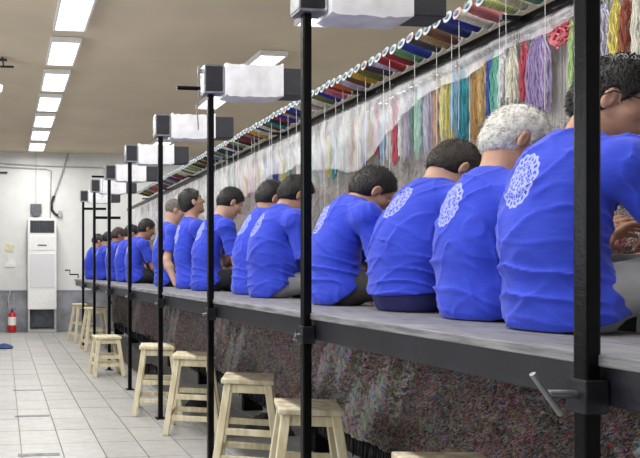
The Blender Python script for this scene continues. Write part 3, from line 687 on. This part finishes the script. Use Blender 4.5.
    def build(s, name, m, parent, attr=None, label=None):
        V, Q = s.cell_faces(); me = bpy.data.meshes.new(name); me.vertices.add(len(V)); me.vertices.foreach_set('co', V.astype(np.float32).ravel())
        me.loops.add(len(Q)*4); me.loops.foreach_set('vertex_index', Q.astype(np.int32).ravel()); me.polygons.add(len(Q))
        me.polygons.foreach_set('loop_start', np.arange(0, len(Q)*4, 4, dtype=np.int32))
        me.update(calc_edges=True); me.validate(); me.polygons.foreach_set('use_smooth', np.ones(len(me.polygons), bool)); me.materials.append(m)
        if attr: at = me.attributes.new('print_uv', 'FLOAT_VECTOR', 'POINT'); at.data.foreach_set('vector', attr(V).astype(np.float32).ravel())
        o = bpy.data.objects.new(name, me); C.objects.link(o); o.parent = parent
        if label: o['label'] = label
        return o
A = lambda *v: np.array(v, float)
def noise3(x, y, z, seed, sc):
    rs = np.random.RandomState(seed); o = 0
    for _ in range(4):
        k = rs.normal(0, 1, 3); k *= sc/np.linalg.norm(k); k2 = rs.normal(0, 1, 3)*sc*.5
        o = o+np.sin(x*k[0]+y*k[1]+z*k[2]+rs.uniform(0, 6)+1.2*np.sin(x*k2[0]+y*k2[1]+z*k2[2]))
    return o/4
def ik(S, W, l1, l2, hint):
    d = W-S; L = np.linalg.norm(d); 
    if L > (l1+l2)*.985: W = S+d/L*(l1+l2)*.985; d = W-S; L = np.linalg.norm(d)
    u = d/L; a = (l1*l1-l2*l2+L*L)/(2*L); h = math.sqrt(max(1e-6, l1*l1-a*a)); hp = hint-(hint@u)*u; hp /= np.linalg.norm(hp)
    return S+u*a+hp*h, W
def hand(fd, W, fwd, side, curl, hs=1):
    fwd = fwd/np.linalg.norm(fwd); n = np.cross(fwd, side); n /= np.linalg.norm(n); side = np.cross(n, fwd)
    if n[2] > 0: n = -n                       # palm faces down or inwards
    R = np.stack([fwd, side, n], 1)
    fd.ell(W+fwd*.045, (.05, .038, .016), R, .012)
    for i, (o, ln) in enumerate(((.028, .88), (.0095, 1.0), (-.0095, .94), (-.027, .76))):
        p = W+fwd*(.086-.006*abs(i-1))+side*o*hs; a = curl*.45
        for j, (sl, r) in enumerate(((.042, .0092), (.027, .0085), (.022, .0075))):
            dr = fwd*math.cos(a)+n*math.sin(a)+side*hs*(.08*(1.5-i)); q = p+dr*sl*ln; fd.cone(p, q, r, r*.92, .004); p = q; a += curl*(.75+.08*i)
    p = W+fwd*.02+side*hs*.03
    for dr, sl, r in ((fwd*.75+side*hs*.6+n*.3, .042, .0115), (fwd*.95+side*hs*.15+n*.4, .03, .0095)):
        q = p+dr/np.linalg.norm(dr)*sl; fd.cone(p, q, r, r*.9, .008); p = q

def person(Y, pelvis_x, neck, head, pitch, label, h=.0074, face=0.0, fat=1.0, hands=None, hem=.05, hsl=.75, tr='black', hair='black', skin=0, curl=.5, glasses=False, hyaw=0, seed=1, shw=.192, knee=.10, broad=1.0):
    root = empty('person', (pelvis_x, Y, BT), face, label, 'person', 'weavers in blue T-shirts seated on the bench')
    cf, sf = math.cos(-face), math.sin(-face)
    def loc(px, py):
        p = on_y(px, py, Y); x, y = p.x-pelvis_x, 0.0; return A(x*cf, 0, p.z-BT)
    N = loc(*neck); HC = loc(*head)
    P = A(0, 0, .11); sp_ = lambda t, back=0: P+(N-P)*t+A(-back, 0, 0)
    ax = (N-P)/np.linalg.norm(N-P); tilt = math.atan2(ax[0], ax[2])
    Rt = Rm(0, tilt); Rt2 = Rm(0, tilt*1.5+.12)
    torso = [(A(-.0, 0, .08), (.118, .158, .135), np.eye(3)), (sp_(.30, .045), (.097*fat, .135*fat, .14), Rt), (sp_(.58, .04), (.10*min(fat, 1.12), .146*broad, .16), Rt2), (sp_(.82, .010), (.084, .146*broad, .105), Rt2)]
    if fat > 1.05: torso.append((sp_(.3, -.05), (.13*fat, .15*fat, .12), Rt))
    sh = {s: N+A(.022, s*shw*broad, -.072) for s in (1, -1)}
    elbows = {}; wr = {}
    hands = hands or {1: (.41, .08, .30), -1: (.39, -.165, .265)}
    for s in (1, -1):
        E, Wt = ik(sh[s], A(*hands[s]), .29, .255, A(-.15, .16 if s > 0 else -.24, -1.0)); elbows[s], wr[s] = E, Wt
    lo = A(-.34, -.42, -.5); hi = A(.72, .42, max(.72, HC[2]+.16))
    # ---- body
    fd = Field(lo, hi, h)
    for c, r, R in torso: fd.ell(c, np.array(r)-.022, R, .05)
    for s in (1, -1):
        fd.ell(sh[s], (.055, .055, .055), None, .04); fd.cone(sh[s], elbows[s], .05, .04, .02); fd.cone(elbows[s], wr[s], .043, .026, .012)
        fd.ell(elbows[s]+(wr[s]-elbows[s])*.28, (.05, .042, .042), None, .02)
        fd.cone(N+A(.0, 0, .0), sh[s], .045, .045, .03)
        hipj = A(.0, s*.09, .09); kn = A(.41, s*.13, knee); an = A(.38, s*.12, -.36)
        fd.cone(hipj, kn, .058, .044, .03); fd.cone(kn, an, .042, .034, .02); fd.ell(an+A(.07, 0, -.05), (.12, .042, .032), None, .03)
        fw = (wr[s]-elbows[s])/np.linalg.norm(wr[s]-elbows[s])
        flat = hands[s][2] < .08
        hand(fd, wr[s], A(.8, -.3*s, -.05) if flat else fw*.85+A(.35, 0, .12), A(.3, 1.0, 0) if flat else A(0, .75, .65*s), .12 if flat else curl, hs=-s)
    hd = Rm(hyaw, pitch)
    hp = lambda x, y, z: HC+hd@A(x, y, z)
    fd.cone(N+A(.015, 0, -.03), hp(-.025, 0, -.06), .062, .056, .03)
    fd.ell(hp(-.012, 0, .03), (.096, .076, .088), hd, .02); fd.ell(hp(.03, 0, -.045), (.06, .056, .074), hd, .035)
    fd.ell(hp(.066, 0, -.1), (.022, .026, .018), hd, .02); fd.cone(hp(.086, 0, .01), hp(.106, 0, -.028), .007, .0125, .012)
    fd.ell(hp(.082, 0, -.062), (.012, .024, .009), hd, .008)
    for s in (1, -1):
        fd.cone(hp(.082, 0, .026), hp(.066, s*.045, .024), .011, .009, .012); fd.ell(hp(.05, s*.042, -.022), (.026, .02, .02), hd, .02)
        fd.ell(hp(.096, s*.032, .006), (.018, .016, .011), hd, .008, sub=True)
        er = hd@Rm(-s*.35, 0)
        fd.ell(hp(-.008, s*.078, -.008), (.018, .009, .030), er, .006); fd.ell(hp(-.002, s*.086, -.004), (.01, .006, .018), er, .004, sub=True)
    w = fd.win(A(-.4, -.5, -.1), A(.1, .5, .2)); fd.keep((0, 0, .003), (0, 0, -1), .004, fd.win(A(-.4, -.5, -.1), A(.1, .5, .1)))
    fd.build('body', M_skin[skin], root)
    for s in (1, -1):
        p = hp(.0755, s*.032, .005); MB().lathe([(.001, -.011), (.008, -.008), (.011, 0), (.008, .008), (.001, .011)], tuple(p), 'z', 10).build('eye', M_eye, root, True)
        if h < .008: MB().lathe([(.001, -.0045), (.004, -.003), (.0055, 0), (.004, .003), (.001, .0045)], tuple(hp(.0818, s*.0325, .004)), 'z', 8).build('iris', M_hair_b, bpy.data.objects[[c.name for c in root.children if c.name.startswith('eye')][-1]], True)
    # ---- hair
    hh = min(h, .006); fh = Field(HC-.16, HC+.17, hh)
    bald = hair == 'bald'; t_ = .003 if bald else (.008 if hair == 'white' else .010)
    fh.ell(hp(-.014, 0, .031), (.096+t_, .076+t_*.8, .088+t_), hd, .01)
    if not bald: fh.ell(hp(-.055, 0, -.02), (.055+t_*.6, .062+t_*.5, .06), hd, .03)
    x, y, z = fh.pts((slice(None),)*3)
    fh.f += (.0022*noise3(x, y, z, seed+9, 100)).astype(np.float32)
    fh.keep(hp(.028, 0, 0), hd@A(.80, 0, -.60), .004); fh.keep(hp(-.05, 0, -.062), hd@A(.25, 0, -.97), .006)
    for s in (1, -1): fh.ell(hp(.0, s*.085, -.012), (.026, .024, .038), hd, .006, sub=True); fh.cone(hp(.078, s*.018, .031), hp(.066, s*.048, .03), .0065, .005, .002)
    hm = {'black': M_hair_b, 'dark': M_hair_d, 'white': M_hair_w, 'bald': M_hair_g}[hair]
    ho = fh.build('hair', hm, root)
    if h < .0075 and not bald:
        me = ho.data; nv = len(me.vertices); co = np.empty(nv*3, np.float32); me.vertices.foreach_get('co', co); co = co.reshape(-1, 3)
        no = np.empty(nv*3, np.float32); me.vertex_normals.foreach_get('vector', no); no = no.reshape(-1, 3)
        rs = np.random.RandomState(seed); n = 5000 if h < .0056 else 2500; sel = rs.randint(0, nv, n); c0 = co[sel]; nn = no[sel]
        cr = hp(-.05, 0, .12); fl = c0-cr; fl = fl-(fl*nn).sum(1)[:, None]*nn; fl /= np.linalg.norm(fl, axis=1)[:, None]+1e-6
        curl_ = .8 if seed == 4 else .3
        dr = fl+nn*.35+rs.normal(0, curl_, (n, 3)); dr /= np.linalg.norm(dr, axis=1)[:, None]; sd = np.cross(dr, nn); sd /= np.linalg.norm(sd, axis=1)[:, None]+1e-6
        L_ = (.008+.010*rs.rand(n))[:, None]*(1.25 if hair == 'white' else 1); b0 = c0-nn*.003
        V = np.stack([b0-sd*.0013, b0+sd*.0013, b0+dr*L_*.6+nn*.002+sd*.0006, b0+dr*L_], 1).reshape(-1, 3)
        me2 = bpy.data.meshes.new('strands'); me2.from_pydata(V.tolist(), [], [(4*q, 4*q+1, 4*q+2, 4*q+3) for q in range(n)]); me2.materials.append(hm)
        o2 = bpy.data.objects.new('strands', me2); C.objects.link(o2); o2.parent = ho; o2['kind'] = 'stuff'
    # ---- shirt
    fs = Field(A(-.34, -.40, -.02), A(.45, .40, max(.66, N[2]+.12)), h)
    for c, r, R in torso: fs.ell(c, np.array(r)+.011, R, .06)
    for s in (1, -1):
        fs.cone(N+A(-.01, 0, -.015), sh[s]+A(-.01, 0, .004), .052, .058, .045); fs.ell(sh[s], (.064, .062, .066), None, .045)
        d = elbows[s]-sh[s]; L = np.linalg.norm(d); d = d/L; he = sh[s]+d*L*.74
        fs.cone(sh[s], he+d*.03, .060, .071, .014, cut=(he, d))
    x, y, z = fs.pts((slice(None),)*3)
    wn = noise3(x, y, z, seed+20, 14); wn2 = noise3(x, y, z, seed+30, 26)
    waist = np.exp(-((z-.14)/.10)**2)
    dia = noise3(x, y*1.2, z*1.0, seed+44, 40)
    sg = 1 if seed % 2 else -1
    rid = lambda ph, p=3: (1-np.abs(np.sin(ph)))**p
    wf = rid((z+.38*x+.10*y*sg)*48+2.6*wn)*(.45+.55*wn2)
    dg = rid((z*.75+y*.8*sg+x*.5)*26+2.2*wn, 4)*(.5+.5*dia)
    d2 = rid((z*.9-y*.6*sg+x*.2)*21+2.6*wn2+1, 4)*(.5-.5*dia)
    fs.f -= (.014*np.exp(-((z-.02)/.09)**2)).astype(np.float32)
    fs.f -= (.022*waist*wf+.014*dg*(1-.5*waist)+.010*d2*(1-.5*waist)+.003*wn2).astype(np.float32)
    for s in (1, -1):
        d = elbows[s]-sh[s]; L = np.linalg.norm(d); d = d/L; he = sh[s]+d*L*.74; fs.cone(he-d*.05, he+d*.04, .056, .063, .003, sub=True)
    nd = hp(-.025, 0, -.06)-N; nd = nd/np.linalg.norm(nd)
    fs.cone(N+nd*.012+A(.015, 0, 0), N+nd*.13+A(.02, 0, 0), .068, .075, .004, sub=True)
    fs.keep((0, 0, hem), A(hsl, 0, -1)/math.sqrt(1+hsl*hsl), .003); fs.keep((0, 0, .004), (0, 0, -1), .002)
    EC = sp_(.76)
    def attr(V):
        o = np.zeros_like(V); rel = V-EC; o[:, 0] = rel[:, 1]/.062; o[:, 1] = (rel@ax)/.080
        o[:, 2] = (rel@A(ax[2], 0, -ax[0]) < -.02).astype(float); return o
    fs.build('shirt', M_shirt, root, attr)
    # ---- trousers and shoes
    ht = max(h, .008); ft = Field(A(-.22, -.34, -.45), A(.56, .34, .30), ht)
    ft.ell((0, 0, .075), (.121, .160, .125), None, .03)
    for s in (1, -1):
        hipj = A(.0, s*.09, .09); kn = A(.41, s*.13, knee); an = A(.38, s*.12, -.36)
        ft.cone(hipj+A(0, -s*.008, 0), kn, .080, .068, .03); ft.cone(kn, an, .068, .056, .03)
    x, y, z = ft.pts((slice(None),)*3); ft.f += (.005*noise3(x, y, z, seed+3, 45)).astype(np.float32)
    ft.keep((0, 0, -.31), (0, 0, -1)); ft.keep((0, 0, .22), (0, 0, 1))
    ft.keep((0, 0, .002), (0, 0, -1), .002, ft.win(A(-.4, -.5, -.2), A(.10, .5, .1)))
    ft.build('trousers', TR[tr], root, label=tr+' trousers')
    for s in (1, -1):
        f2 = Field(A(.28, s*.12-.08, -.46), A(.62, s*.12+.08, -.30), .010)
        f2.ell((.45, s*.12, -.405), (.135, .05, .042), None, .02); f2.ell((.38, s*.12, -.375), (.06, .045, .05), None, .03); f2.keep((0, 0, -.435), (0, 0, -1)); f2.build('shoe', M_shoe, root)
    if glasses:
        g = MB()
        for s in (1, -1):
            ring = [hp(.104-.006*abs(math.cos(a)*.03/.03), s*(.034+.024*math.cos(a)), .004+.017*math.sin(a)) for a in np.linspace(0, 2*PI, 17)]
            g.tube([tuple(q) for q in ring], .002, 5, False); g.tube([tuple(hp(.098, s*.058, .012)), tuple(hp(.03, s*.084, .012)), tuple(hp(-.005, s*.088, .012)), tuple(hp(-.025, s*.086, -.006))], .0022, 5)
        g.tube([tuple(hp(.106, -.01, .008)), tuple(hp(.106, .01, .008))], .002, 5)
        g.build('glasses', M_dark, root, label='thin dark framed glasses')
    return root

PX = 1.66
def Yof(px): return on_x(px, PX).y
# name order: nearest first
person(1.865, 1.580, (569, 149), (613, 102), .45, 'man with short dark hair and glasses, grey trousers, nearest the camera', h=.0052, tr='grey', hair='black', skin=0, glasses=True, seed=1, hands={1: (.55, .03, .47), -1: (.46, -.16, .33)}, hem=.03, fat=1.03, broad=1.0, shw=.172, knee=.20, hyaw=-.75, hsl=.3, face=-.08)
person(2.318, PX, (490, 182), (514, 143), .48, 'man with white hair, bent over his work beside the man with glasses', h=.0056, tr='black', hair='white', skin=0, seed=2, hem=.02, hyaw=-.15, hsl=.3, face=-.12, shw=.172, hands={1: (.40, .06, .30), -1: (.38, -.06, .27)})
person(2.815, PX+.005, (432, 189), (455, 170), .85, 'broad-backed man with brown hair, head bowed low, in navy trousers', h=.0056, tr='navy', hair='dark', skin=2, seed=3, hem=.08, hsl=.1, face=.05, fat=1.16, broad=1.0, shw=.175)
person(Yof(343), PX-.02, (350, 206), (371, 193), .7, 'man with bushy black hair and dark olive trousers, head bowed', h=.006, tr='olive', hair='black', skin=0, seed=4, hem=.055, face=-.2)
person(Yof(275), PX-.02, (281, 212), (296, 196), .55, 'man in light grey trousers with black hair, partly behind the second post', h=.0062, tr='grey', hair='black', skin=0, seed=5, hem=.055, fat=1.08, face=-.05)
person(4.77, 1.70, (265, 213), (272, 199), .5, 'dark haired man mostly hidden behind the man in light grey trousers', h=.0074, tr='black', hair='black', skin=0, seed=6)
person(Yof(211), PX-.02, (217, 220), (231, 203), .55, 'man with short black hair in profile, forearms bare, right of the third post', h=.0074, tr='black', hair='black', skin=2, seed=7, hands={1: (.41, .04, .31), -1: (.40, -.17, .29)}, fat=.95, hem=.05)
person(Yof(190), PX+.01, (190, 221), (192, 202), -.3, 'upright man with thick black hair, chin raised to look up', h=.0074, tr='black', hair='black', skin=0, seed=8, fat=.86, broad=.93)
person(Yof(170), PX-.02, (169, 226), (175, 211), .3, 'balding man leaning one hand on the bench beside the upright man', h=.009, tr='black', hair='bald', skin=2, seed=9, hands={1: (.42, .1, .3), -1: (.03, -.33, .03)}, face=-.1)
person(Yof(139), PX-.02, (139, 240), (147, 229), .35, 'man with bushy black hair in profile, forearm level, between fourth and fifth posts', h=.010, tr='black', hair='black', skin=1, seed=10, hands={1: (.42, .06, .27), -1: (.40, -.16, .25)})
person(Yof(128), PX-.02, (127, 243), (132, 234), .4, 'black haired man just beyond the fifth nearest post', h=.011, tr='black', hair='black', skin=0, seed=11)
person(Yof(117.5), PX-.02, (116, 244), (119, 236), .4, 'man seated right of the sixth nearest post, head bowed', h=.011, tr='black', hair='dark', skin=1, seed=12)
person(11.15, 1.575, (105, 248.5), (109, 239.5), .5, 'second weaver from the far end of the bench', h=.012, tr='black', hair='black', skin=0, seed=13)
person(11.95, 1.50, (94.5, 250), (98.5, 241.5), .5, 'farthest weaver at the end of the bench', h=.012, tr='black', hair='black', skin=0, seed=14)
